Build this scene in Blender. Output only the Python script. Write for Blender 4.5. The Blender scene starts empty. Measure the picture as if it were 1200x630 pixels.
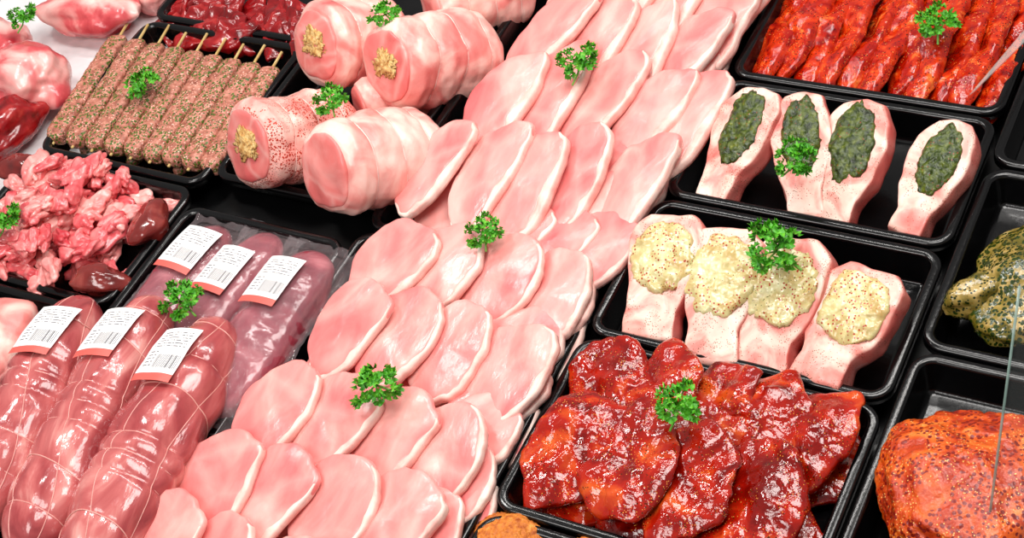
import bpy, bmesh, math, random
from mathutils import Vector, Matrix, noise
random.seed(7)
SC=bpy.context.scene
COL=SC.collection
SC.view_settings.view_transform='Standard'
# ---------------- camera ----------------
F=1844.0; D=1.6
R_=Vector((.8749,.4335,-.2158)).normalized()
B_=Vector((.4420,-.5329,.7216)).normalized()
U_=B_.cross(R_).normalized(); R_=U_.cross(B_)
CAM=B_*D
cd=bpy.data.cameras.new('camera'); cam=bpy.data.objects.new('camera',cd); COL.objects.link(cam)
M=Matrix((R_,U_,B_)).transposed().to_4x4(); M.translation=CAM; cam.matrix_world=M
cd.sensor_width=36; cd.lens=36*F/1200; cd.clip_start=.01
SC.camera=cam
def P(px,py,z=0.0):
    d=R_*((px-600)/F)+U_*(-(py-315)/F)-B_
    t=(z-CAM.z)/d.z
    return CAM+d*t
# ---------------- helpers ----------------
def lin(c):
    c=c/255.0
    return c/12.92 if c<=.04045 else ((c+.055)/1.055)**2.4
def C(r,g,b): return (lin(r),lin(g),lin(b),1)
def nz(v,s=1.0,seed=0): return noise.noise(Vector((v[0]*s+seed*7.31,v[1]*s+seed*3.77,v[2]*s+seed*1.93)))
def mesh(name,verts,faces,mat,smooth=True,uv=None):
    me=bpy.data.meshes.new(name); me.from_pydata([tuple(v) for v in verts],[],faces)
    bm=bmesh.new(); bm.from_mesh(me); bmesh.ops.recalc_face_normals(bm,faces=bm.faces); bm.to_mesh(me); bm.free()
    if uv:
        l=me.uv_layers.new(name='UVMap')
        for lp in me.loops: l.data[lp.index].uv=uv[lp.vertex_index]
    if smooth:
        me.polygons.foreach_set('use_smooth',[True]*len(me.polygons))
    me.materials.append(mat); return me
def tag(o,label,cat,group=None):
    o['label']=label; o['category']=cat
    if group: o['group']=group
def obj(name,me,mtx=None,parent=None,label=None,cat=None,group=None,mat=None):
    o=bpy.data.objects.new(name,me); COL.objects.link(o)
    if parent: o.parent=parent
    if mtx is not None: o.matrix_local=mtx
    if cat: tag(o,label,cat,group)
    elif label: o['label']=label
    return o
def rot(tx=0,ty=0,yaw=0):
    return Matrix.Rotation(math.radians(tx),4,'X')@Matrix.Rotation(math.radians(ty),4,'Y')@Matrix.Rotation(math.radians(yaw),4,'Z')
def at(p,tx=0,ty=0,yaw=0,s=1.0):
    sm=Matrix.Diagonal((s,s,s,1)) if not isinstance(s,tuple) else Matrix.Diagonal((*s,1))
    return Matrix.Translation(p)@rot(tx,ty,yaw)@sm
def along(p1,p2,roll=0):
    y=(p2-p1); L=y.length; y.normalize(); x=y.cross(Vector((0,0,1))).normalized(); z=x.cross(y)
    m=Matrix((x,y,z)).transposed().to_4x4()@Matrix.Rotation(math.radians(roll),4,'Y'); m.translation=p1
    return m,L
def crv(pts,n=72):
    out=[];k=len(pts)
    for i in range(n):
        t=i/n*k; j=int(t); f=t-j
        p0,p1,p2,p3=[pts[(j+q)%k] for q in(-1,0,1,2)]
        out.append(tuple(.5*((2*p1[a])+(-p0[a]+p2[a])*f+(2*p0[a]-5*p1[a]+4*p2[a]-p3[a])*f*f+(-p0[a]+3*p1[a]-3*p2[a]+p3[a])*f**3) for a in(0,1)))
    return out
PR=[(.12,1),(.3,1),(.48,1),(.64,1),(.78,.99),(.88,.95),(.95,.82),(.985,.6),(1,.3),(1,0),(1,-.35),(.98,-.7),(.93,-.92),(.8,-1),(.5,-1),(.2,-1)]
PRC=[(.12,1),(.3,1),(.5,1),(.68,1),(.82,1),(.92,.99),(.97,.94),(.995,.82),(1.01,.5),(1.015,.1),(1.015,-.2),(1.01,-.5),(.99,-.8),(.93,-.97),(.5,-1),(.2,-1)]
def slab(ol,t,zf=None,prof=PR,ctr=None,amp=0,asc=60,seed=0):
    n=len(ol)
    if ctr is None: ctr=(sum(p[0] for p in ol)/n,sum(p[1] for p in ol)/n)
    V=[];Fc=[]
    def fin(x,y,z):
        v=Vector((x,y,z))
        if amp:
            a=amp
            v=v+Vector((nz(v,asc,seed),nz(v,asc,seed+5),nz(v,asc,seed+9)))*a
        if zf: v.z+=zf(x,y)
        return v
    for s,h in prof:
        for x,y in ol: V.append(fin(ctr[0]+(x-ctr[0])*s,ctr[1]+(y-ctr[1])*s,h*t/2))
    for r in range(len(prof)-1):
        for i in range(n): Fc.append((r*n+i,r*n+(i+1)%n,(r+1)*n+(i+1)%n,(r+1)*n+i))
    a=len(V); V.append(fin(ctr[0],ctr[1],prof[0][1]*t/2)); b=len(V); V.append(fin(ctr[0],ctr[1],prof[-1][1]*t/2))
    L=(len(prof)-1)*n
    for i in range(n): Fc.append((a,(i+1)%n,i)); Fc.append((b,L+i,L+(i+1)%n))
    return V,Fc
def tube(pts,r,closed=False,k=6,taper=1.0):
    V=[];Fc=[];n=len(pts)
    for i,p in enumerate(pts):
        a=pts[(i-1)%n] if (closed or i>0) else p; b=pts[(i+1)%n] if (closed or i<n-1) else p
        d=(b-a).normalized(); x=d.orthogonal().normalized() if abs(d.z)>.95 else d.cross(Vector((0,0,1))).normalized(); y=d.cross(x)
        rr=r*(1+(taper-1)*i/max(1,n-1))
        for j in range(k):
            an=2*math.pi*j/k; V.append(p+(x*math.cos(an)+y*math.sin(an))*rr)
    for i in range(n if closed else n-1):
        for j in range(k):
            i2=(i+1)%n; Fc.append((i*k+j,i*k+(j+1)%k,i2*k+(j+1)%k,i2*k+j))
    if not closed: Fc.append(tuple(range(k))); Fc.append(tuple((n-1)*k+j for j in range(k)))
    return V,Fc
def join(parts):
    V=[];Fc=[]
    for v,f in parts:
        o=len(V); V+=list(v); Fc+=[tuple(q+o for q in x) for x in f]
    return V,Fc
def lathe(L,rf,nt=60,nph=64,zs=1.0,t0=0.0,t1=1.0,path=None):
    V=[];Fc=[]
    for i in range(nt+1):
        t=t0+(t1-t0)*i/nt
        for j in range(nph):
            ph=2*math.pi*j/nph; r=rf(t,ph)
            c=path(t) if path else Vector((0,0,0))
            V.append(Vector((math.cos(ph)*r+c.x,L*t+c.y,math.sin(ph)*r*zs+c.z)))
    for i in range(nt):
        for j in range(nph): Fc.append((i*nph+j,i*nph+(j+1)%nph,(i+1)*nph+(j+1)%nph,(i+1)*nph+j))
    Fc.append(tuple(range(nph))); Fc.append(tuple(nt*nph+j for j in range(nph)))
    return V,Fc
def blob(sx,sy,sz,amp=.2,sc=1.5,seed=0,sub=4,amp2=0,sc2=6,amp3=0,sc3=16):
    bm=bmesh.new(); bmesh.ops.create_icosphere(bm,subdivisions=sub,radius=1)
    V=[];
    for v in bm.verts:
        c=v.co.copy(); d=1+amp*nz(c,sc,seed)+ (amp2*nz(c,sc2,seed+3) if amp2 else 0)+(amp3*nz(c,sc3,seed+4) if amp3 else 0)
        c=c*d
        V.append(Vector((c.x*sx,c.y*sy,c.z*sz)))
    Fc=[tuple(v.index for v in f.verts) for f in bm.faces]; bm.free(); return V,Fc
# ---------------- materials ----------------
def mat(name,ramp,scale=30,rough=.35,bump=.3,bscale=None,bdist=.002,coat=0,sss=0,flecks=(),alpha=1,detail=5,dist=.3,stretch=None,spec=.5,croughn=.08,seam=None,side=None):
    m=bpy.data.materials.new(name); m.use_nodes=True; nt=m.node_tree; N=nt.nodes; K=nt.links
    bs=N['Principled BSDF']
    tc=N.new('ShaderNodeTexCoord'); oi=N.new('ShaderNodeObjectInfo'); mu=N.new('ShaderNodeMath'); mu.operation='MULTIPLY'; mu.inputs[1].default_value=3.7
    K.new(oi.outputs['Random'],mu.inputs[0]); ad=N.new('ShaderNodeVectorMath'); ad.operation='ADD'
    K.new(tc.outputs['Object'],ad.inputs[0]); K.new(mu.outputs[0],ad.inputs[1]); vec=ad.outputs[0]; base=vec
    if stretch:
        mp=N.new('ShaderNodeVectorMath'); mp.operation='MULTIPLY'; mp.inputs[1].default_value=stretch; K.new(vec,mp.inputs[0]); vec=mp.outputs[0]
    n1=N.new('ShaderNodeTexNoise'); n1.inputs['Scale'].default_value=scale; n1.inputs['Detail'].default_value=detail; n1.inputs['Distortion'].default_value=dist; K.new(vec,n1.inputs['Vector'])
    cr=N.new('ShaderNodeValToRGB'); K.new(n1.outputs['Fac'],cr.inputs['Fac'])
    while len(cr.color_ramp.elements)<len(ramp): cr.color_ramp.elements.new(.5)
    for e,(p,c) in zip(cr.color_ramp.elements,ramp): e.position=p; e.color=c
    out=cr.outputs['Color']
    def mixin(fac,c):
        nonlocal out
        mx=N.new('ShaderNodeMix'); mx.data_type='RGBA'; K.new(fac,mx.inputs['Factor']); K.new(out,mx.inputs['A']); mx.inputs['B'].default_value=c
        out=mx.outputs['Result']
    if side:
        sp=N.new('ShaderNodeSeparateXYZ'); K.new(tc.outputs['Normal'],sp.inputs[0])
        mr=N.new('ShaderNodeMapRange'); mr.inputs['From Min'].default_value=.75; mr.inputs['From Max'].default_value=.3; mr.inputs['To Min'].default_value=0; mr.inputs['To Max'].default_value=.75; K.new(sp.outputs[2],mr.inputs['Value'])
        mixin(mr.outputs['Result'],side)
    if seam:
        c,ss,w,st=seam
        nn=N.new('ShaderNodeTexNoise'); nn.inputs['Scale'].default_value=ss*1.5; K.new(base,nn.inputs['Vector'])
        sc=N.new('ShaderNodeVectorMath'); sc.operation='SCALE'; sc.inputs['Scale'].default_value=.022; K.new(nn.outputs['Color'],sc.inputs[0])
        av=N.new('ShaderNodeVectorMath'); av.operation='ADD'; K.new(base,av.inputs[0]); K.new(sc.outputs[0],av.inputs[1])
        vo=N.new('ShaderNodeTexVoronoi'); vo.feature='DISTANCE_TO_EDGE'; vo.inputs['Scale'].default_value=ss; K.new(av.outputs[0],vo.inputs['Vector'])
        mr=N.new('ShaderNodeMapRange'); mr.inputs['From Min'].default_value=0; mr.inputs['From Max'].default_value=w; mr.inputs['To Min'].default_value=st; mr.inputs['To Max'].default_value=0; K.new(vo.outputs['Distance'],mr.inputs['Value'])
        mixin(mr.outputs['Result'],c)
    for (c,vs,th,ms,mt) in flecks:
        vo=N.new('ShaderNodeTexVoronoi'); vo.inputs['Scale'].default_value=vs; K.new(base,vo.inputs['Vector'])
        lt=N.new('ShaderNodeMath'); lt.operation='LESS_THAN'; lt.inputs[1].default_value=th; K.new(vo.outputs['Distance'],lt.inputs[0])
        nn=N.new('ShaderNodeTexNoise'); nn.inputs['Scale'].default_value=ms; K.new(base,nn.inputs['Vector'])
        gt=N.new('ShaderNodeMath'); gt.operation='GREATER_THAN'; gt.inputs[1].default_value=mt; K.new(nn.outputs['Fac'],gt.inputs[0])
        ml=N.new('ShaderNodeMath'); ml.operation='MULTIPLY'; K.new(lt.outputs[0],ml.inputs[0]); K.new(gt.outputs[0],ml.inputs[1])
        mixin(ml.outputs[0],c)
    K.new(out,bs.inputs['Base Color'])
    bs.inputs['Roughness'].default_value=rough; bs.inputs['Specular IOR Level'].default_value=spec
    if coat: bs.inputs['Coat Weight'].default_value=coat; bs.inputs['Coat Roughness'].default_value=croughn
    if sss:
        bs.inputs['Subsurface Weight'].default_value=sss; bs.inputs['Subsurface Radius'].default_value=(1,.4,.3); bs.inputs['Subsurface Scale'].default_value=.006
    if bump:
        n2=N.new('ShaderNodeTexNoise'); n2.inputs['Scale'].default_value=bscale or scale*3; n2.inputs['Detail'].default_value=4; K.new(vec,n2.inputs['Vector'])
        bp=N.new('ShaderNodeBump'); bp.inputs['Strength'].default_value=bump; bp.inputs['Distance'].default_value=bdist; K.new(n2.outputs['Fac'],bp.inputs['Height']); K.new(bp.outputs[0],bs.inputs['Normal'])
        if coat: K.new(bp.outputs[0],bs.inputs['Coat Normal'])
    if alpha<1: bs.inputs['Alpha'].default_value=alpha
    return m
m_black=mat('black_plastic',[(.3,C(5,5,6)),(.7,C(9,9,10))],40,rough=.16,bump=.2,bscale=260,bdist=.0005,spec=.5)
m_shelf=mat('black_shelf',[(.3,C(5,5,6)),(.7,C(9,9,10))],30,rough=.3,bump=.1)
m_lean=mat('pork_lean',[(.25,C(226,104,106)),(.42,C(238,132,129)),(.56,C(245,158,151)),(.72,C(251,194,184))],19,rough=.30,bump=.4,bscale=130,bdist=.0014,sss=.08,stretch=(1,.5,1),dist=.9,coat=.2,croughn=.15,seam=(C(252,200,190),12,.12,.30))
m_fat=mat('pork_fat',[(.25,C(244,168,158)),(.42,C(249,198,186)),(.6,C(253,222,210))],40,rough=.34,bump=.4,bscale=110,sss=.10)
m_rollfat=mat('roll_fat',[(.25,C(222,106,104)),(.42,C(238,150,142)),(.56,C(250,200,188)),(.76,C(254,228,216))],18,rough=.3,bump=.5,bscale=80,sss=.06,dist=1.0)
m_rollspice=mat('roll_fat_spiced',[(.25,C(222,106,104)),(.42,C(240,156,146)),(.58,C(250,202,190)),(.8,C(254,228,216))],18,rough=.3,bump=.5,bscale=80,sss=.06,dist=1.0,flecks=[(C(190,50,26),380,.40,22,.46),(C(120,40,20),520,.26,30,.48)])
m_rollface=mat('roll_face',[(.25,C(224,100,100)),(.5,C(236,128,123)),(.75,C(247,172,164))],18,rough=.34,bump=.3,bscale=90,sss=.06,dist=.9,seam=(C(252,196,186),16,.07,.45))
m_stuff=mat('stuffing',[(.3,C(190,130,60)),(.5,C(226,184,114)),(.7,C(244,214,150))],160,rough=.55,bump=1,bscale=300)
m_net=mat('netting',[(.3,C(248,208,198)),(.7,C(254,228,218))],80,rough=.5,bump=0)
m_vac=mat('film_wrapped_meat',[(.2,C(120,36,42)),(.4,C(168,70,72)),(.56,C(196,102,100)),(.76,C(236,172,162))],20,rough=.22,bump=.5,bscale=70,bdist=.003,coat=.6,dist=1.8,croughn=.05,stretch=(1,.4,1))
m_pack=mat('packed_fillet',[(.25,C(96,24,40)),(.5,C(144,54,68)),(.75,C(198,114,122))],16,rough=.2,bump=.4,bscale=50,bdist=.003,coat=.6,dist=1.2,croughn=.05)
m_film=mat('clear_film',[(.3,C(225,195,200)),(.7,C(245,235,238))],30,rough=.06,bump=1,bscale=50,bdist=.006,alpha=.10,coat=.7,dist=2,stretch=(1,.3,1))
m_twine=mat('white_string',[(.3,C(216,144,136)),(.7,C(234,172,162))],80,rough=.4,bump=0)
m_keb=mat('minced_meat',[(.3,C(140,78,62)),(.5,C(184,114,94)),(.7,C(216,150,130))],150,rough=.36,bump=1,bscale=200,bdist=.002,flecks=[(C(84,108,34),230,.40,60,.44),(C(48,76,18),300,.32,60,.43),(C(240,184,166),280,.26,70,.46)])
m_wood=mat('skewer_wood',[(.3,C(205,165,95)),(.7,C(235,205,140))],90,rough=.6,bump=.1)
m_trim=mat('meat_trimmings',[(.3,C(196,56,66)),(.5,C(228,100,104)),(.7,C(246,156,152))],40,rough=.25,bump=.4,bscale=100,coat=.4,dist=1)
m_trim2=mat('fatty_trimmings',[(.3,C(226,96,98)),(.55,C(246,160,154)),(.78,C(255,216,206))],40,rough=.25,bump=.4,bscale=100,coat=.4,dist=1)
m_heart=mat('offal_meat',[(.3,C(84,18,18)),(.55,C(126,40,36)),(.8,C(176,90,80))],28,rough=.18,bump=.3,bscale=60,coat=.7)
m_liver=mat('dark_red_meat',[(.3,C(96,4,8)),(.55,C(150,14,20)),(.8,C(196,64,58))],36,rough=.24,bump=.5,bscale=70,coat=.4,dist=1.2)
m_ham=mat('raw_joint',[(.3,C(176,34,46)),(.45,C(216,90,94)),(.55,C(240,168,162)),(.7,C(253,220,212))],12,rough=.28,bump=.4,bscale=60,coat=.3,dist=1.2)
m_paper=mat('white_paper',[(.3,C(226,222,224)),(.7,C(242,240,242))],30,rough=.6,bump=.3,bscale=30)
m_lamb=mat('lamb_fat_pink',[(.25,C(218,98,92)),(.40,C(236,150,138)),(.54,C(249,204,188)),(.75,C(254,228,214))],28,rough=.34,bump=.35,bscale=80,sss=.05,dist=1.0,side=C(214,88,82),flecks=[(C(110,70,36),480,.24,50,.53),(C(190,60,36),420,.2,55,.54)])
m_pesto=mat('green_herb_paste',[(.3,C(24,36,2)),(.45,C(48,64,4)),(.62,C(80,94,10)),(.8,C(136,142,40))],150,rough=.2,bump=.9,bscale=200,bdist=.003,coat=.1,croughn=.1,flecks=[(C(160,40,14),260,.16,40,.52)])
m_onion=mat('onion_relish',[(.3,C(196,164,100)),(.5,C(214,198,138)),(.7,C(236,228,180))],60,rough=.12,bump=.7,bscale=110,bdist=.003,coat=.7,sss=.3,flecks=[(C(170,46,18),280,.28,36,.46),(C(96,92,30),320,.2,45,.5)])
m_mar=mat('red_marinade',[(.25,C(74,3,1)),(.42,C(132,10,3)),(.57,C(176,28,7)),(.75,C(222,92,32))],24,rough=.09,bump=.8,bscale=70,bdist=.003,coat=.5,dist=1.2,flecks=[(C(240,160,70),360,.18,40,.52),(C(44,36,4),330,.22,40,.48)],croughn=.03,spec=.5)
m_mar2=mat('orange_red_marinade',[(.25,C(100,4,1)),(.42,C(166,18,2)),(.6,C(208,54,10)),(.8,C(240,134,54))],40,rough=.16,bump=.6,bscale=80,bdist=.004,coat=.3,dist=1.4,flecks=[(C(80,10,2),300,.26,40,.46),(C(246,170,80),340,.16,44,.5)],croughn=.05)
m_roast=mat('spiced_roast',[(.25,C(136,24,3)),(.42,C(188,54,6)),(.58,C(222,94,20)),(.78,C(246,160,74))],32,rough=.3,bump=.9,bscale=150,bdist=.003,coat=.25,dist=1.2,flecks=[(C(130,18,4),220,.40,26,.44),(C(250,200,110),360,.2,30,.47)])
m_chick=mat('herb_poultry',[(.25,C(48,50,8)),(.42,C(98,88,24)),(.58,C(164,138,70)),(.8,C(234,204,152))],30,rough=.2,bump=.5,bscale=80,bdist=.004,coat=.5,dist=1.4,flecks=[(C(38,58,8),200,.44,24,.42),(C(24,42,4),300,.36,28,.42)],croughn=.06)
m_bread=mat('crumb_coating',[(.3,C(176,82,20)),(.6,C(222,130,44)),(.8,C(244,186,92))],160,rough=.5,bump=1,bscale=260,bdist=.004)
m_leaf=mat('parsley_green',[(.3,C(40,122,10)),(.55,C(80,172,28)),(.75,C(140,210,58))],160,rough=.45,bump=.3,bscale=400)
m_stem=mat('parsley_stem',[(.3,C(90,160,50)),(.7,C(140,200,90))],80,rough=.4,bump=0)
def glassmat():
    m=bpy.data.materials.new('glass'); m.use_nodes=True; b=m.node_tree.nodes['Principled BSDF']
    n=m.node_tree.nodes.new('ShaderNodeTexNoise'); n.inputs['Scale'].default_value=2
    r=m.node_tree.nodes.new('ShaderNodeValToRGB'); r.color_ramp.elements[0].color=C(215,225,222); r.color_ramp.elements[1].color=C(235,240,238)
    m.node_tree.links.new(n.outputs['Fac'],r.inputs['Fac']); m.node_tree.links.new(r.outputs['Color'],b.inputs['Base Color'])
    b.inputs['Roughness'].default_value=.03; b.inputs['Alpha'].default_value=.02; b.inputs['Specular IOR Level'].default_value=.3; return m
m_glass=glassmat()
m_edge=mat('glass_edge',[(.3,C(120,150,140)),(.7,C(170,195,185))],30,rough=.15,bump=0,alpha=.6)
m_acr=mat('frosted_acrylic',[(.3,C(205,205,200)),(.7,C(225,225,220))],30,rough=.3,bump=0,alpha=.3)
def labelmat():
    m=bpy.data.materials.new('price_label_print'); m.use_nodes=True; nt=m.node_tree;N=nt.nodes;K=nt.links;b=N['Principled BSDF']
    uv=N.new('ShaderNodeTexCoord'); sp=N.new('ShaderNodeSeparateXYZ'); K.new(uv.outputs['UV'],sp.inputs[0]); u=sp.outputs[0]; v=sp.outputs[1]
    def mth(op,a,c=None):
        n=N.new('ShaderNodeMath'); n.operation=op
        for i,q in enumerate((a,c)):
            if q is None: continue
            if isinstance(q,(int,float)): n.inputs[i].default_value=q
            else: K.new(q,n.inputs[i])
        return n.outputs[0]
    def band(x,a,c): return mth('MULTIPLY',mth('GREATER_THAN',x,a),mth('LESS_THAN',x,c))
    def wn(x,sc,th):
        w=N.new('ShaderNodeTexWhiteNoise'); w.noise_dimensions='1D'; K.new(mth('FLOOR',mth('MULTIPLY',x,sc)),w.inputs['W']); return mth('GREATER_THAN',w.outputs['Value'],th)
    bar=mth('MULTIPLY',mth('MULTIPLY',band(v,.22,.46),band(u,.38,.94)),mth('MAXIMUM',mth('LESS_THAN',mth('FRACT',mth('MULTIPLY',u,26)),.42),wn(u,60,.75)))
    lines=mth('MULTIPLY',mth('MULTIPLY',band(v,.6,.92),band(u,.1,.9)),mth('MULTIPLY',mth('LESS_THAN',mth('FRACT',mth('MULTIPLY',v,18)),.32),wn(mth('ADD',u,mth('FLOOR',mth('MULTIPLY',v,18))),40,.35)))
    l2=mth('MULTIPLY',mth('MULTIPLY',band(v,.22,.52),band(u,.08,.32)),mth('MULTIPLY',mth('LESS_THAN',mth('FRACT',mth('MULTIPLY',v,16)),.3),wn(u,50,.4)))
    ink=mth('MINIMUM',mth('ADD',mth('ADD',bar,lines),l2),1)
    red=mth('LESS_THAN',v,.13)
    m1=N.new('ShaderNodeMix'); m1.data_type='RGBA'; K.new(ink,m1.inputs['Factor']); m1.inputs['A'].default_value=C(244,242,242); m1.inputs['B'].default_value=C(96,94,98)
    m2=N.new('ShaderNodeMix'); m2.data_type='RGBA'; K.new(red,m2.inputs['Factor']); K.new(m1.outputs['Result'],m2.inputs['A']); m2.inputs['B'].default_value=C(222,98,88)
    K.new(m2.outputs['Result'],b.inputs['Base Color']); b.inputs['Roughness'].default_value=.45; return m
m_label=labelmat()
# ---------------- shelf ----------------
FL=-.035
def box(x0,x1,y0,y1,z0,z1):
    V=[Vector((x,y,z)) for z in(z0,z1) for y in(y0,y1) for x in(x0,x1)]
    return V,[(0,1,3,2),(4,5,7,6),(0,1,5,4),(2,3,7,6),(0,2,6,4),(1,3,7,5)]
V,Fc=box(-1.3,1.1,-.75,1.2,-.08,-.0372)
obj('counter_shelf',mesh('counter_shelf',V,Fc,m_shelf,False),label='black glossy shelf of a refrigerated meat display counter',cat='counter shelf')
# ---------------- trays ----------------
def rrect(x0,x1,y0,y1,r,n=8):
    o=[]
    for cx,cy,a in((x1-r,y1-r,0),(x0+r,y1-r,90),(x0+r,y0+r,180),(x1-r,y0+r,270)):
        for i in range(n+1):
            an=math.radians(a+90*i/n); o.append((cx+math.cos(an)*r,cy+math.sin(an)*r))
    return o
def tray(x0,x1,y0,y1,label,mt=None):
    dp=-FL
    prof=[(.06,-dp-.002),(.0185,-dp-.002),(.015,-dp+.001),(.009,-.006),(.0015,-.006),(.0,-.010),(-.0012,-.010),(-.0012,-.002),(.0,-.0003),(.0015,.0004),(.0065,.0004),(.0085,-.0005),(.0095,-.003),(.0145,-dp+.004),(.0165,-dp+.001),(.0205,-dp),(.06,-dp)]
    V=[];Fc=[];n=None
    for ins,z in prof:
        L=rrect(x0+ins,x1-ins,y0+ins,y1-ins,max(.004,.022-ins)); n=len(L)
        V+=[Vector((x,y,z)) for x,y in L]
    for k in range(len(prof)-1):
        for i in range(n): Fc.append((k*n+i,k*n+(i+1)%n,(k+1)*n+(i+1)%n,(k+1)*n+i))
    Fc.append(tuple(range(n))); Fc.append(tuple((len(prof)-1)*n+i for i in range(n)))
    cx,cy=(x0+x1)/2,(y0+y1)/2
    V=[Vector((v.x-cx,v.y-cy,v.z+dp)) for v in V]
    return obj('display_tray',mesh('display_tray',V,Fc,mt or m_black),at(Vector((cx,cy,-dp))),label=label,cat='tray',group='black display trays')
tray(.107,.405,-.052,.132,'black plastic tray of lamb steaks topped with onion relish')
tray(.110,.405,.138,.318,'black plastic tray of lamb steaks topped with green herb paste')
tray(.107,.405,-.262,-.058,'black plastic tray filled with glossy red marinated steaks')
tray(.112,.405,.324,.60,'black plastic tray of orange-red marinated belly slices')
tray(.107,.405,-.50,-.268,'black plastic tray holding breaded meat')
tray(.412,.70,.018,.252,'black plastic tray with herb-marinated poultry')
tray(.412,.70,-.23,.012,'black plastic tray with an orange spiced roast')
tray(.412,.70,.258,.50,'empty-looking black plastic tray beside red marinated slices')
tray(-.188,.101,-.43,.008,'long black tray under shingled pale pork chops')
tray(-.188,.101,.014,.50,'long black tray under elongated pork loin chops')
tray(-.412,-.195,.036,.48,'black tray holding tied rolled pork roasts')
tray(-.668,-.418,.018,.262,'black tray of minced meat skewers')
tray(-.668,-.418,.268,.50,'black tray of dark red offal slices')
tray(-.412,-.195,-.46,-.012,'black tray of film-wrapped roasts and vacuum-packed fillets')
tray(-.668,-.418,-.17,.012,'black tray heaped with pink trimmings and offal')
tray(-.668,-.418,-.46,-.176,'black tray beneath netted roasts')
# ---------------- pork chops ----------------
def chop_meshes(a,b,egg,cur,fatw,f0,f1,t,droop,seed,dent=0,da=200):
    n=96; out=[];inn=[]
    for i in range(n):
        th=2*math.pi*i/n; s,c=math.sin(th),math.cos(th)
        x=b*(abs(c)**.92)*(1 if c>0 else -1)*(1+egg*s); y=a*(abs(s)**.95)*(1 if s>0 else -1)
        x+=cur*(y/a)**2
        dd=((math.degrees(th)-da+180)%360-180)/28
        w=1+.13*nz((c,s,0),1.5,seed)+.04*nz((c,s,0),4.5,seed)-dent*math.exp(-dd*dd)
        x*=w;y*=w
        out.append((x,y))
        d=(math.degrees(th)+180)%360-180
        q=(d-f0)/(f1-f0); ww=0
        if 0<q<1: ww=fatw*min(1,math.sin(math.pi*q)**.8)*(1+1.1*nz((c,s,1),3.2,seed+2))
        r=math.hypot(x,y); inn.append((x*(1-ww/r),y*(1-ww/r)))
    def zf(x,y): return -droop*((x/b)**2*.5+(y/a)**2*.5)*b+.0036*nz((x,y,0),16,seed)+.0014*nz((x,y,0),45,seed)+.0004*nz((x,y,0),120,seed)
    V,Fc=slab(inn,t,zf,prof=PRC,ctr=(cur*.3,0))
    lean=mesh('chop_lean',V,Fc,m_lean)
    V=[];Fc=[];k=0;cs=[(0,.8),(.15,.98),(.5,1.0),(.86,.88),(.98,.5),(1.02,-.1),(.98,-.8),(.6,-1),(.1,-.95)]
    m=len(cs)
    for i in range(n+1):
        d=f0+(f1-f0)*i/n; idx=(d/360*n)%n; i0=int(idx)%n; i1=(i0+1)%n; f=idx-int(idx)
        o=[out[i0][q]*(1-f)+out[i1][q]*f for q in(0,1)]; ii=[inn[i0][q]*(1-f)+inn[i1][q]*f for q in(0,1)]
        r=math.hypot(*o); ii=[ii[q]*(1-.0025/r) for q in(0,1)]
        for s,h in cs:
            x=ii[0]+(o[0]-ii[0])*s;y=ii[1]+(o[1]-ii[1])*s
            V.append(Vector((x,y,h*t/2*1.0+zf(x,y))))
    for i in range(n):
        for j in range(m): Fc.append((i*m+j,i*m+(j+1)%m,(i+1)*m+(j+1)%m,(i+1)*m+j))
    Fc.append(tuple(range(m)));Fc.append(tuple(n*m+j for j in range(m)))
    return lean,mesh('chop_fat',V,Fc,m_fat)
near=[chop_meshes(.054,.044,.14,.004,.0042,-110,50,.0088,.09,1,.08,190),chop_meshes(.053,.046,.10,.002,.0042,-100,65,.0088,.07,2,.06,150),
      chop_meshes(.058,.043,.18,.008,.0050,-115,50,.0084,.11,3,.10,215),chop_meshes(.054,.045,.05,-.003,.0038,-95,70,.0088,.07,4,.07,120),
      chop_meshes(.059,.041,.22,.008,.0054,-120,40,.0084,.11,8,.10,160),chop_meshes(.053,.046,.02,.004,.0038,-85,75,.0084,.09,9,.08,230),
      chop_meshes(.056,.043,.22,.006,.0046,-110,60,.0084,.09,13,.09,175),chop_meshes(.056,.044,-.06,.006,.0046,-100,60,.0088,.08,14,.08,200)]
far=[chop_meshes(.074,.036,.10,.010,.0076,-115,80,.011,.12,5,.09,180),chop_meshes(.078,.034,.16,.006,.0066,-110,82,.011,.09,6,.07,200),
     chop_meshes(.070,.038,.05,.012,.0090,-120,75,.012,.15,7,.11,220),chop_meshes(.076,.037,.22,.014,.0076,-125,65,.011,.15,10,.12,170),
     chop_meshes(.073,.036,.28,.010,.0072,-115,70,.011,.12,15,.13,190)]
def chop(kind,p,tx,ty,yaw,label,group,s=1.0):
    e=obj('pork_chop',None,at(p,tx,ty,yaw,s),label=label,cat='pork chop',group=group); e.empty_display_size=.02
    obj('lean_meat',kind[0],parent=e); f=obj('fat_rim',kind[1],parent=e); f['label']='creamy white fat edge'
    return e
LN='pale pink boneless pork chop with white fat edge, overlapping its neighbours'
LF='long pale pork loin chop with thick white fat edge, shingled'
rows=[[(458,306),(518,316),(580,330),(640,350)],[(398,386),(460,398),(524,412),(590,430)],[(322,482),(384,492),(448,508),(516,536)],[(244,564),(310,580),(380,594),(452,616)],[(174,648),(246,666),(322,688),(395,708)]]
RN=random.Random(3)
for r,row in enumerate(rows):
    for c,(x,y) in enumerate(row):
        p=P(x+RN.uniform(-4,4),y+RN.uniform(-5,5),.018+.004*RN.random()-.002*c)
        chop(near[(r*3+c*2+RN.randint(0,1))%8],p,13+RN.uniform(-3,3),-10+RN.uniform(-3,3),-8+RN.uniform(-15,15),LN,'chops in the long tray',RN.uniform(.98,1.05))
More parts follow.
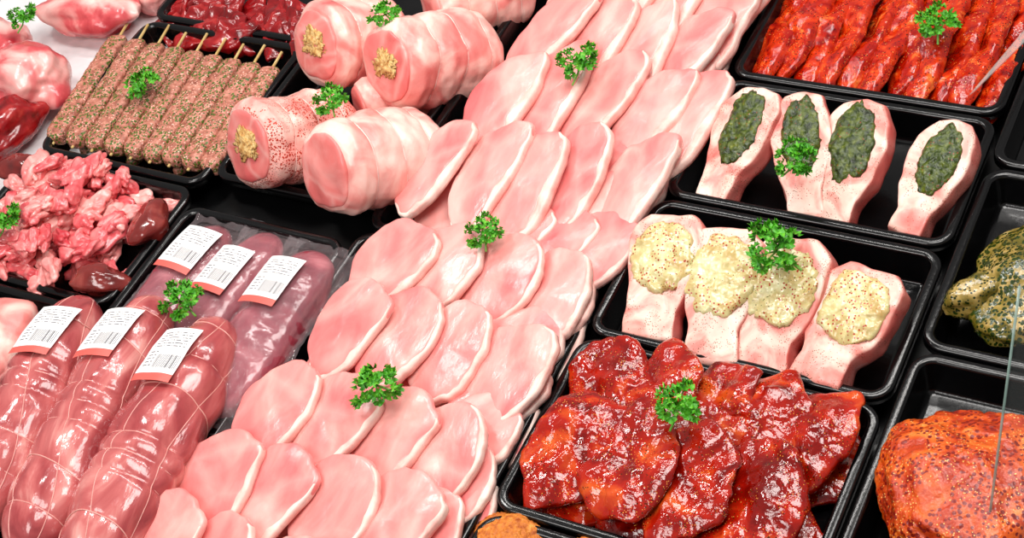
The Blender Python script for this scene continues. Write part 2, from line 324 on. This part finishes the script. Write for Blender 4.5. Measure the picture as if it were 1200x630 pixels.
for r in range(4):
    for c in range(4):
        p=Vector((-.122+c*.062,-.37+r*.098,-.010))
        chop(near[(r*2+c)%8],p,8,-5,RN.uniform(-25,25),'pork chop lying underneath the shingled top layer','lower layer of chops')
for i in range(7):
    chop(near[(i*2+1)%8],Vector((.055,-.37+i*.055,.004)),8,-2,-20+RN.uniform(-15,15),'pork chop with its fat edge hanging over the tray rim','lower layer of chops')
rows=[[(506,196),(560,204),(612,218),(662,222),(728,226)],[(584,112),(642,120),(700,126),(758,134),(800,150)],[(634,46),(690,52),(746,60),(798,74)],[(672,-4),(728,-2),(786,6),(842,22)],[(716,-60),(770,-52),(826,-44),(880,-32)]]
for r,row in enumerate(rows):
    for c,(x,y) in enumerate(row):
        p=P(x+RN.uniform(-4,4),y+RN.uniform(-7,7),.022+.005*RN.random()-.003*c)
        chop(far[(r+c*2+RN.randint(0,1))%5],p,12+RN.uniform(-3,3),-12+RN.uniform(-4,3),-8+RN.uniform(-11,11),LF,'loin chops in the far tray',RN.uniform(.95,1.05) if (r,c)!=(0,0) else .88)
for r in range(4):
    for c in range(4):
        p=Vector((-.122+c*.062,.085+r*.11,-.010))
        chop(far[(r+c)%5],p,7,-4,RN.uniform(-14,14),'pork loin chop lying underneath the shingled top layer','lower layer of loin chops')
for i in range(4):
    chop(far[(i*3+1)%5],Vector((.062,.09+i*.075,.004)),8,-2,-14+RN.uniform(-10,10),'loin chop with its fat edge at the tray rim','lower layer of loin chops',.9)
for x,y in((640,286),(690,296),(590,276)):
    chop(near[0],P(x,y,.004),6,-6,-40+x/20,'loin chop end peeking from under the pile','lower layer of loin chops')
# ---------------- price label patch ----------------
def patch(fn,nu=14,nv=16):
    V=[];Fc=[];uv=[]
    for j in range(nv+1):
        for i in range(nu+1):
            V.append(fn(i/nu,j/nv)); uv.append((i/nu,j/nv))
    for j in range(nv):
        for i in range(nu):
            a=j*(nu+1)+i; Fc.append((a,a+1,a+nu+2,a+nu+1))
    return V,Fc,uv
# ---------------- netted roasts in film ----------------
def netroast(p1,p2,R,seed,l0,llen,label,shift=0,nr=8,skew=0):
    m,L=along(p1,p2)
    env=lambda t:(max(0,1-abs(2*t-1)**3.6))**.5*(1-.10*t) +.02
    def smooth(t,ph): return R*env(t)*(1+.06*nz((math.cos(ph),t*3,math.sin(ph)),1.2,seed))
    wob=lambda t:.35*math.sin(t*9+seed)+.25*math.sin(t*17+seed*2)
    def rf(t,ph):
        g=abs(math.sin(math.pi*(nr*t+wob(t))+.5*math.sin(ph+seed)))**.5; h=abs(math.sin(ph*2.5+1.6*math.sin(t*4+seed)))**.5
        return smooth(t,ph)*(.885+.09*g+.045*h+.07*nz((math.cos(ph),t*5,math.sin(ph)),2.0,seed))
    V,Fc=lathe(L,rf,140,110,zs=.9)
    e=obj('netted_roast',None,m,label=label,cat='meat roast',group='film-wrapped netted roasts')
    obj('meat',mesh('roast_meat',V,Fc,m_vac),parent=e)
    parts=[]
    for k in range(1,nr):
        pts=[]
        for j in range(60):
            ph=2*math.pi*j/60; t=k/nr
            for _ in range(12): t=(k-wob(t)-.5*math.sin(ph+seed)/math.pi)/nr*.5+t*.5
            t=max(.01,min(.99,t)); r=rf(t,ph)+.0004
            pts.append(Vector((math.cos(ph)*r,L*t,math.sin(ph)*r*.9)))
        parts.append(tube(pts,.0007,True,5))
    for k in range(5):
        pts=[]
        for j in range(80):
            t=.03+.94*j/79; ph=(math.pi*k-1.6*math.sin(t*4+seed))/2.5
            r=rf(t,ph)+.0003; pts.append(Vector((math.cos(ph)*r,L*t,math.sin(ph)*r*.9)))
        parts.append(tube(pts,.0006,False,5))
    V,Fc=join(parts); obj('netting',mesh('roast_netting',V,Fc,m_twine),parent=e)
    hw=.0235
    def fn(u,v):
        x=shift+(2*u-1)*hw+skew*(v-.5); y=l0*L+llen*v
        z=R*.9*1.05*env(min(1,y/L))-.32*x*x/R+.0016+.0012*nz((x*50,y*50,0),1,seed)
        return Vector((x,y,z))
    V,Fc,uv=patch(fn); l=obj('price_label',mesh('price_label',V,Fc,m_label,uv=uv),parent=e,label='white printed label with red band and barcode')
zr=.018
netroast(P(-52,640,zr),P(103,350,zr),.044,1,.66,.068,'pink netted roast in clear film beside other wrapped roasts',-.002,skew=.006)
netroast(P(24,655,zr+.004),P(186,350,zr+.004),.044,2,.66,.068,'pink netted roast in clear film between two wrapped roasts',-.010,skew=.006)
netroast(P(92,680,zr+.004),P(262,376,zr+.004),.047,3,.64,.072,'pink netted roast in clear film next to the chops',-.013)
V,Fc=blob(.05,.06,.035,.2,1.5,4); obj('pale_meat_joint',mesh('pale_meat_joint',V,Fc,m_rollfat),at(P(-8,405,.0)),label='pale pink meat joint beside the netted roasts',cat='meat joint')
# ---------------- vacuum packs ----------------
def vpack(p1,p2,W,seed,label,l0,l1,lu=0):
    m,L=along(p1,p2)
    e=obj('vacuum_packed_fillet',None,m,label=label,cat='packed meat',group='vacuum-packed fillets')
    ZS=.66
    rf=lambda t,ph:W*((max(0,1-abs(2*t-1)**4))**.5+.03)*(1+.12*nz((math.cos(ph),t*3,math.sin(ph)),1.3,seed)+.03*nz((math.cos(ph),t*9,math.sin(ph)),3,seed))
    V,Fc=lathe(L,rf,70,60,zs=ZS); obj('meat',mesh('fillet_meat',V,Fc,m_pack),parent=e)
    hw=W*1.28
    def top(x,t):
        e_=(max(0,1-abs(2*min(1,max(0,t))-1)**4))**.5; q=abs(x)/(W*1.04)
        return W*ZS*e_*(max(0,1-q*q))**.5*1.08+.0008
    def film(u,v):
        x=(2*u-1)*hw; t=-.07+1.13*v
        fl=max(0,abs(x)/W-.9)+max(0,-t)*9+max(0,t-1)*9
        return Vector((x,L*t,top(x,t)+(.0014+.004*min(1,fl*2))*nz((x*70,v*22,0),1,seed)+.001*nz((x*160,v*40,0),1,seed)))
    V,Fc,uv=patch(film,56,90); obj('plastic_film',mesh('pack_film',V,Fc,m_film),parent=e,label='clear crinkled vacuum film')
    def fn(u,v):
        x=(2*u-1)*.0235+lu; t=l0+(l1-l0)*v
        return Vector((x,L*t,top(x*.8,t)+.0042))
    V,Fc,uv=patch(fn); obj('price_label',mesh('price_label',V,Fc,m_label,uv=uv),parent=e,label='white printed label with red band and barcode')
zp=-.004
vpack(P(130,430,zp),P(262,268,zp),.033,1,'dark pink vacuum-packed fillet with label behind the roasts',.58,.90)
vpack(P(182,450,zp),P(322,276,zp),.032,2,'vacuum-packed fillet with label between two others',.50,.80,-.008)
vpack(P(242,490,zp+.004),P(376,298,zp+.004),.038,3,'vacuum-packed fillet with label beside the pork chops',.56,.86,-.012)
# ---------------- rolled pork roasts ----------------
def roll(p1,d,L,R,seed,label,stuff=True,nr=4,mt=None):
    m,_=along(p1,p1+Vector(d).normalized()*L)
    e=obj('rolled_pork_roast',None,m,label=label,cat='rolled roast',group='tied rolled pork roasts')
    def env(t):
        a=1-.07*max(0,1-t*12)**2
        b=(max(0,1-max(0,(t-.66)/.34)**2.4))**.5+.03
        return a*b
    def rf(t,ph):
        g=abs(math.sin(math.pi*nr*(t+.02)+.4*math.sin(ph+seed)))**.5; h=abs(math.sin(ph*3+seed+t))**.4
        return R*env(t)*(.92+.08*g*min(1,t*12)+.03*h*min(1,t*8)+.14*nz((math.cos(ph),t*1.6,math.sin(ph)),1.3,seed)+.04*nz((math.cos(ph),t*5,math.sin(ph)),3,seed))
    V,Fc=lathe(L,rf,90,96); obj('fat_wrapped_body',mesh('roll_body',V,Fc,mt or m_rollfat),parent=e)
    ol=[(math.cos(2*math.pi*j/72)*rf(0,2*math.pi*j/72)*.93,math.sin(2*math.pi*j/72)*rf(0,2*math.pi*j/72)*.93) for j in range(72)]
    V,Fc=slab(ol,.006,lambda x,y:.003*nz((x,y,0),40,seed)+.003*(1-(x*x+y*y)/(R*R)))
    V=[Vector((v.x,-v.z+.0005,v.y)) for v in V]; obj('cut_face',mesh('roll_face',V,Fc,m_rollface),parent=e,label='pink cut face of the roast')
    if stuff:
        V,Fc=blob(.019,.0035,.016,.6,1.6,seed,5,.35,6,.25,16); obj('stuffing',mesh('roll_stuffing',V,Fc,m_stuff),Matrix.Translation((.001,-.0052,.005)),parent=e,label='golden crumbly stuffing')
    parts=[]
    for k in range(1,nr):
        pts=[]
        for j in range(60):
            ph=2*math.pi*j/60; t=k/nr-.02-.4*math.sin(ph+seed)/(math.pi*nr); r=rf(t,ph)+.0004; pts.append(Vector((math.cos(ph)*r,L*t,math.sin(ph)*r)))
        parts.append(tube(pts,.0009,True,5))
    V,Fc=join(parts); obj('netting',mesh('roll_netting',V,Fc,m_net),parent=e)
roll(P(382,198,.052),(.34,.80,-.46),.150,.051,1,'rolled pork roast with plain pink cut face, tied with netting',False)
roll(P(292,174,.048),(.30,.82,-.46),.140,.050,2,'seasoned rolled pork roast with stuffed cut face',True,mt=m_rollspice)
roll(P(454,78,.055),(.36,.78,-.46),.150,.052,3,'tied rolled roast with golden stuffing in the cut face',True)
roll(P(372,54,.055),(.28,.80,-.46),.12,.049,4,'stuffed rolled roast beside another tied roll',True)
roll(P(506,8,.03),(.6,.7,-.2),.13,.046,5,'tied pork roll at the far end of its tray',False)
roll(P(425,128,-.002),(.6,.7,-.1),.12,.034,6,'small tied pork roll wedged between the others',False)
# ---------------- kebabs ----------------
NK=9
for i in range(NK):
    f=i/(NK-1); b=(63+f*181,167+f*35); t=(143+f*179,44+f*37)
    z=-.006+.002*(i%2); p1=P(*b,z); p2=P(*t,z); m,L=along(p1,p2)
    e=obj('meat_skewer',None,m,label='herb-flecked minced meat pressed on a wooden skewer',cat='skewer',group='minced meat skewers')
    def rf(tt,ph,i=i):
        sq=(abs(math.cos(ph))**5+abs(math.sin(ph))**5)**-.2
        return .0132*sq*((max(0,1-abs(2*tt-1)**16))**.5+.05)*(1+.08*nz((math.cos(ph),tt*14,math.sin(ph)),1.6,i)+.06*nz((math.cos(ph)*2,tt*40,math.sin(ph)*2),2.2,i))
    V,Fc=lathe(L,rf,120,36,zs=.8); obj('minced_meat',mesh('minced_meat',V,Fc,m_keb),parent=e)
    V,Fc=tube([Vector((0,-.003,0)),Vector((0,L*.5,0)),Vector((0,L+.024+.012*random.random(),.006))],.0018,k=8); obj('skewer_stick',mesh('skewer_stick',V,Fc,m_wood),parent=e,label='pale wooden stick end')
for i,(b,t) in enumerate([((95,180),(190,70)),((150,195),(245,80)),((205,205),(300,95))]):
    m,L=along(P(*b,-.026),P(*t,-.026)); V,Fc=lathe(L,lambda tt,ph:.009*((max(0,1-abs(2*tt-1)**10))**.5+.05),40,20)
    obj('meat_skewer',mesh('minced_meat_low',V,Fc,m_keb),m,label='minced meat skewer lying under the others',cat='skewer',group='minced meat skewers')
# ---------------- trimmings and offal ----------------
chunks=[]
for s in range(10):
    V,Fc=blob(.022,.012,.0095,.75,1.2,s+20,4,.2,3.0); chunks.append((mesh('trim',V,Fc,m_trim),mesh('trim_fat',V,Fc,m_trim2)))
cnt=0
while cnt<150:
    x=random.uniform(-.655,-.428); y=random.uniform(-.158,0.0)
    if x>-.468 and -.11<y<-.03: continue
    if x>-.49 and y<-.12: continue
    cz=max(.1,1-((x+.56)/.12)**2*.8); z=FL+.009+random.random()*.055*cz
    me=chunks[cnt%10][0 if random.random()<.6 else 1]
    obj('meat_trimming',me,Matrix.Translation((x,y,z))@Matrix.Rotation(random.uniform(0,6.28),4,'Z')@Matrix.Rotation(random.uniform(-.5,.5),4,'X')@Matrix.Scale(random.uniform(.65,1.1),4),
        label='irregular pink raw meat trimming with fat',cat='meat piece',group='heap of pink trimmings'); cnt+=1
for (x,y,z,a,b,c,yw) in [(176,262,.004,.022,.032,.018,10),(116,330,.002,.032,.018,.017,20),(22,196,.0,.028,.018,.014,10)]:
    V,Fc=blob(a,b,c,.3,1.1,int(x),4,.06,4); obj('offal_piece',mesh('offal_piece',V,Fc,m_heart),at(P(x,y,z),yaw=yw),label='dark brown-red glossy offal piece',cat='offal',group='dark offal pieces')
# ---------------- far-left joints ----------------
V,Fc=slab(rrect(-.17,.17,-.22,.22,.01),.0012,lambda x,y:.004*nz((x,y,0),14,3)+.002)
obj('white_paper_sheet',mesh('white_paper_sheet',V,Fc,m_paper),at(P(60,80,-.033),yaw=3),label='white paper sheet under the raw joints',cat='paper')
for (x,y,z,a,b,c,yw,mt,lb) in [(34,90,.01,.060,.050,.04,-35,m_ham,'pink raw meat joint with white fat cap'),(8,150,.0,.034,.06,.03,-10,m_liver,'dark red raw meat joint with fat seam'),(105,14,.0,.075,.038,.035,5,m_ham,'raw meat joint streaked with white fat'),(-10,60,.0,.05,.05,.04,0,m_ham,'raw red joint resting on white paper'),(170,-8,-.01,.05,.03,.03,0,m_ham,'fat-streaked raw joint at the counter edge')]:
    V,Fc=blob(a,b,c,.35,1.2,int(abs(x))+3,5,.07,4); obj('raw_meat_joint',mesh('raw_meat_joint',V,Fc,mt),at(P(x,y,z),yaw=yw),label=lb,cat='meat joint')
for i in range(18):
    ol=crv([(math.cos(a)*.036*(1+random.uniform(-.3,.3)),math.sin(a)*.020*(1+random.uniform(-.3,.3))) for a in [k*math.pi/4 for k in range(8)]],48)
    V,Fc=slab(ol,.010,lambda x,y,i=i:.010*nz((x,y,0),50,i),amp=.004,asc=80,seed=i)
    obj('offal_slice',mesh('offal_slice',V,Fc,m_liver),at(P(205+(i%6)*30,4+(i//6)*16+(i%6)*3,-.014+.006*(i%3)),tx=14,yaw=random.uniform(0,360)),label='dark red glossy raw offal slice',cat='offal',group='dark red offal slices')
# ---------------- lamb steaks ----------------
def lamb(pt,pb,wpx,seed,kind,z=.002,thick=.026,roll_=-7,yaw=0):
    a=P(*pb,z);b=P(*pt,z); m,L=along(a,b); W=wpx*1.52/F/.9
    m=Matrix.Translation(a)@Matrix.Translation((b-a)*.5+Vector((0,-.003,.008)))@Matrix.Rotation(math.atan2((b-a).y,(b-a).x)-math.pi/2+math.radians(yaw),4,'Z')@Matrix.Rotation(math.radians(22),4,'X')@Matrix.Rotation(math.radians(roll_),4,'Y')
    h=L/2*.90;w=W/2
    r=random.Random(seed); j=lambda:r.uniform(.9,1.08); bs=r.uniform(-.26,.1)
    if kind=='g':
        pts=[(.15,1.0),(.62*j(),.93),(.95*j(),.62),(1.0,.2),(.88*j(),-.25),(.62*j(),-.62),(.60,-1.0),(.1,-1.02),(-.46,-.95),(-.56*j(),-.6),(-.78*j(),-.2),(-1.0,.25),(-.92*j(),.66),(-.5,.95)]
    else:
        pts=[(.1,.98),(.6*j(),.97),(.98*j(),.70),(1.02,.25),(.88*j(),-.2),(.68*j(),-.55),(.76,-1.0),(.05,-1.03),(-.62,-.96),(-.66*j(),-.6),(-.86*j(),-.15),(-1.0,.3),(-1.0*j(),.74),(-.55,.98)]
    pts=[(x+bs*(1-y)*(1-y)*.5,y) for x,y in pts]
    sm=crv(pts,112); k=len(pts); pl=[]
    for i in range(112):
        t=i/112*k; q=int(t); f=t-q; pl.append(tuple(pts[q][c]*(1-f)+pts[(q+1)%k][c]*f for c in(0,1)))
    ol=[((s[0]*.4+p[0]*.6)*w,(s[1]*.4+p[1]*.6)*h) for s,p in zip(sm,pl)]
    zf=lambda x,y:.0030*nz((x,y,0),26,seed)+.0009*nz((x,y,0),90,seed)
    V,Fc=slab(ol,thick,zf,prof=PRC,amp=.0022,asc=60,seed=seed)
    e=obj('lamb_steak',None,m,label='thick pale lamb steak topped with dark green herb paste' if kind=='g' else 'thick pale lamb steak topped with chopped onion relish and spices',cat='lamb steak',group='lamb steaks with herb paste' if kind=='g' else 'lamb steaks with onion relish')
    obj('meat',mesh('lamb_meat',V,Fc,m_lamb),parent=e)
    cx,cy=bs*.2*w,h*.28
    kk=(.62,.64) if kind=='g' else (.88,.60)
    ol=[]
    for i in range(84):
        th=2*math.pi*i/84; q=1+.18*nz((math.cos(th),math.sin(th),0),2.0,seed)+.06*nz((math.cos(th),math.sin(th),0),9,seed)
        ol.append((cx+math.cos(th)*w*kk[0]*q,cy+math.sin(th)*h*kk[1]*q))
    hh=.009 if kind=='g' else .011
    V,Fc=slab(ol,hh,lambda x,y:thick/2-.0004+zf(x,y),prof=[(.06,1),(.12,.99),(.18,.98),(.24,.97),(.3,.96),(.36,.95),(.42,.94),(.48,.93),(.54,.91),(.6,.88),(.66,.85),(.72,.80),(.78,.74),(.84,.65),(.9,.52),(.95,.34),(1,0),(.97,-.1),(.5,-.12)],amp=.0020 if kind=='g' else .0026,asc=170 if kind=='g' else 120,seed=seed)
    obj('topping',mesh('topping',V,Fc,m_pesto if kind=='g' else m_onion),parent=e,label='dark green herb paste' if kind=='g' else 'pale yellow onion relish with red flakes')
for i,(t,b,w,rr,yy) in enumerate([((898,122),(846,238),76,-10,-4),((952,128),(930,254),70,-4,4),((1018,138),(984,264),80,-9,-2),((1120,160),(1076,278),70,-3,-6)]): lamb(t,b,w,i+1,'g',thick=.028,roll_=rr,yaw=yy)
for i,(t,b,w,rr,yy) in enumerate([((802,268),(762,398),84,-9,0),((868,284),(832,426),84,-4,3),((940,296),(902,440),88,-9,-2),((1028,328),(974,456),84,-5,-5)]): lamb(t,b,w,i+11,'o',thick=.030,roll_=rr,yaw=yy)
# ---------------- marinated steaks ----------------
def mslab(a,b,t,seed,mt,wav=.012,nm='marinated_steak_mesh',jit=(.82,1.15),amp=.002,nk=10):
    r=random.Random(seed)
    ol=crv([(math.cos(k*2*math.pi/nk)*a*r.uniform(*jit),math.sin(k*2*math.pi/nk)*b*r.uniform(*jit)) for k in range(nk)],120)
    def zf(x,y): return wav*nz((x,y,0),20,seed)+.35*wav*nz((x,y,0),52,seed)+.08*wav*nz((x,y,0),130,seed)-.007*((x/a)**2+(y/b)**2)
    pr=[(.06,1),(.12,1),(.18,1),(.24,1),(.3,1),(.36,1),(.42,1),(.48,1),(.54,1),(.6,1),(.66,1),(.72,1),(.78,.99)]+PR[5:]
    V,Fc=slab(ol,t,zf,prof=pr,amp=amp,asc=110,seed=seed); return mesh(nm,V,Fc,mt)
mm=[mslab(.048,.064,.008,s,m_mar,.011,jit=(.80,1.12),amp=.002,nk=12) for s in range(8)]
RM=random.Random(5); k=0
def ms_(x,y,z,yw,tx,ty,s=1.0):
    global k
    obj('marinated_steak',mm[k%8],at(Vector((x,y,z)),tx,ty,yw,s),label='glossy dark red marinated pork steak with herb flecks',cat='marinated steak',group='red marinated steaks'); k+=1
for y in(-.204,-.114):
    for x in(.157,.225,.290,.355): ms_(x,y,-.016,RM.uniform(-40,40),2,0,.92)
for x,z in((.158,.008),(.210,.016),(.262,.012),(.312,.012),(.352,.006)): ms_(x,-.112,z,RM.uniform(-30,15),9,RM.uniform(-16,0),.93)
for x,z in((.158,.012),(.214,.020),(.270,.016),(.332,.016)): ms_(x,-.190,z,RM.uniform(-30,15),12,RM.uniform(-16,0),.98)
ms=[mslab(.023,.105,.012,s+30,m_mar2,.010,jit=(.88,1.12),amp=.002) for s in range(5)]
for i in range(11):
    p=Vector((.136+i*.0245,.43-.002*(i%2),-.008+.005*(i%2)))
    obj('marinated_belly_slice',ms[i%5],at(p,2,-34,random.uniform(-4,4)),label='orange-red marinated belly slice standing in a row',cat='marinated meat slice',group='row of marinated belly slices')
# ---------------- other meats ----------------
V,Fc=blob(.080,.088,.047,.18,1.3,8,6,.06,4,.03,14); obj('spiced_roast',mesh('spiced_roast',V,Fc,m_roast),at(P(1148,584,.006),yaw=20),label='orange-brown spiced roast joint in a black tray',cat='meat roast')
e=obj('herb_marinated_poultry',None,at(P(1222,332,-.004),yaw=-20),label='poultry piece coated in green herb marinade',cat='poultry')
V,Fc=blob(.062,.078,.030,.30,1.4,5,5,.06,5,.02,14); obj('breast',mesh('poultry_breast',V,Fc,m_chick),parent=e)
V,Fc=blob(.022,.045,.02,.3,1.4,9,4,.1,5,.03,12); obj('leg',mesh('poultry_leg',V,Fc,m_chick),at(Vector((-.03,.055,.0)),yaw=35),parent=e)
V,Fc=blob(.020,.035,.018,.3,1.4,11,4,.1,5,.03,12); obj('wing',mesh('poultry_wing',V,Fc,m_chick),at(Vector((-.035,-.045,.005)),yaw=-25),parent=e)
for (x,y) in((598,636),(680,668),(760,690)):
    V,Fc=blob(.034,.03,.014,.2,1.6,x,5,.07,12); obj('breaded_meat_patty',mesh('breaded_patty',V,Fc,m_bread),at(P(x,y,-.008)),label='golden crumb-coated meat patty',cat='breaded patty',group='breaded patties')
# ---------------- parsley ----------------
def parsley(seed):
    r=random.Random(seed); LV=[];SV=[]
    def leaf(c,nrm,R):
        x=nrm.orthogonal().normalized(); y=nrm.cross(x); n=16; V=[c]; Fc=[]
        o=r.uniform(0,6.28)
        for ring,fr in((1,.5),(2,.8),(3,1)):
            for i in range(n):
                a=o+2*math.pi*.88*i/(n-1); lob=1+(.22*math.sin(i*2.3+o) if ring==3 else 0)
                z=R*(.12,.28,.5)[ring-1]*math.sin(i*2.1+ring*.4)+R*.35*fr*fr
                V.append(c+(x*math.cos(a)+y*math.sin(a))*R*fr*lob+nrm*z)
        for i in range(n-1):
            Fc.append((0,1+i,2+i))
            for k in(0,1): Fc.append((1+k*n+i,2+k*n+i,2+(k+1)*n+i,1+(k+1)*n+i))
        return V,Fc
    base=Vector((0,-.026,.002)); hub=Vector((0,-.005,.008))
    SV.append(tube([base,Vector((.001,-.012,.004)),hub],.0011))
    for b in range(7):
        a=2*math.pi*b/6+r.uniform(-.4,.4)+.5; el=r.uniform(.1,.8) if b<6 else 1.5
        d=Vector((math.cos(a)*math.cos(el),math.sin(a)*math.cos(el),math.sin(el)*.6)); tip=hub+d*r.uniform(.012,.020)
        SV.append(tube([hub,hub.lerp(tip,.5)+Vector((0,0,.001)),tip],.0007,k=5))
        for q in range(8):
            off=Vector((r.uniform(-1,1),r.uniform(-1,1),r.uniform(-.4,.9)))*.0050
            nr=(d+off.normalized()*.9+Vector((0,0,.4))).normalized(); LV.append(leaf(tip+off,nr,r.uniform(.003,.005)))
    return mesh('parsley_leaves',*join(LV),m_leaf),mesh('parsley_stem',*join(SV),m_stem)
pm=[parsley(s) for s in range(4)]
for i,(x,y,z,s,yw,lb) in enumerate([(33,24,.04,.9,0,'on a raw joint'),(178,103,.012,1.1,-60,'on minced meat skewers'),(452,20,.085,.9,60,'on rolled roasts'),(388,120,.07,.95,40,'between the rolled roasts'),(683,78,.042,1.1,0,'on loin chops'),
    (1097,30,.02,1.1,20,'on orange-red marinated slices'),(942,188,.044,1.05,-30,'on lamb steaks with herb paste'),(568,273,.038,.95,30,'between two rows of chops'),(905,298,.056,1.35,70,'on lamb steaks with onion relish'),(799,474,.042,1.1,0,'on red marinated steaks'),(439,455,.042,1.15,90,'on pale pork chops'),(212,356,.034,1.1,70,'on vacuum-packed fillets'),(12,262,.03,1.0,0,'on pink trimmings')]):
    e=obj('parsley_sprig',None,at(P(x,y,z),tx=8,yaw=yw,s=s),label='bright green curly parsley sprig '+lb,cat='parsley',group='parsley garnishes')
    obj('leaves',pm[i%4][0],parent=e); obj('stem',pm[i%4][1],parent=e)
# ---------------- glass ----------------
a=P(1155,640,.02); b=P(1195,335,.22)
n=Vector((.12,-.02,.01)); d=Vector((.0,.004,.0))
gp=obj('glass_panel',None,Matrix.Translation(a),label='clear tilted glass panel of the display counter',cat='glass panel')
V=[q-a for q in (a,b,b+n,a+n,a+d,b+d,b+n+d,a+n+d)]
obj('pane',mesh('glass_pane',V,[(0,1,2,3),(4,5,6,7),(1,2,6,5),(2,3,7,6),(3,0,4,7)],m_glass,False),parent=gp)
V,Fc=tube([Vector((0,0,0)),(b-a)*.5,b-a],.0011,k=8)
obj('polished_edge',mesh('glass_edge',V,Fc,m_edge),parent=gp,label='thin greenish polished glass edge')
a=P(1136,112,.03); b=P(1222,10,.03); s=(b-a).normalized(); n=Vector((s.y,-s.x,0))*.012
V=[Vector((0,0,0)),b-a,b-a+n*2.2+Vector((0,0,.02)),n*.6+Vector((0,0,.01))]; V=V+[v+Vector((0,0,.0015)) for v in V]
obj('acrylic_divider',mesh('acrylic_divider',V,[(0,1,2,3),(4,5,6,7),(0,1,5,4),(1,2,6,5),(2,3,7,6),(3,0,4,7)],m_acr,False),Matrix.Translation(a),label='translucent grey acrylic divider strip above the marinated slices',cat='divider')
# ---------------- lights ----------------
def area(loc,target,sx,sy,pw,col=(1,1,1)):
    l=bpy.data.lights.new('ceiling_lamp','AREA'); l.shape='RECTANGLE'; l.size=sx; l.size_y=sy; l.energy=pw; l.color=col
    o=bpy.data.objects.new('ceiling_lamp',l); COL.objects.link(o); o.location=loc
    o.rotation_euler=(Vector(target)-Vector(loc)).to_track_quat('-Z','Y').to_euler()
WC=(1,.965,.93)
area((-.2,.9,1.5),(0,0,0),1.6,.08,12,WC)
area((-.9,.1,1.5),(0,0,0),.25,.25,8,WC)
area((.5,.3,1.7),(0,0,0),.8,.8,22,WC)
area((-.3,-1.2,1.6),(0,0,0),1.0,.7,19,WC)
w=bpy.data.worlds.new('world'); SC.world=w; w.use_nodes=True
w.node_tree.nodes['Background'].inputs[0].default_value=(1,.96,.94,1); w.node_tree.nodes['Background'].inputs[1].default_value=.27
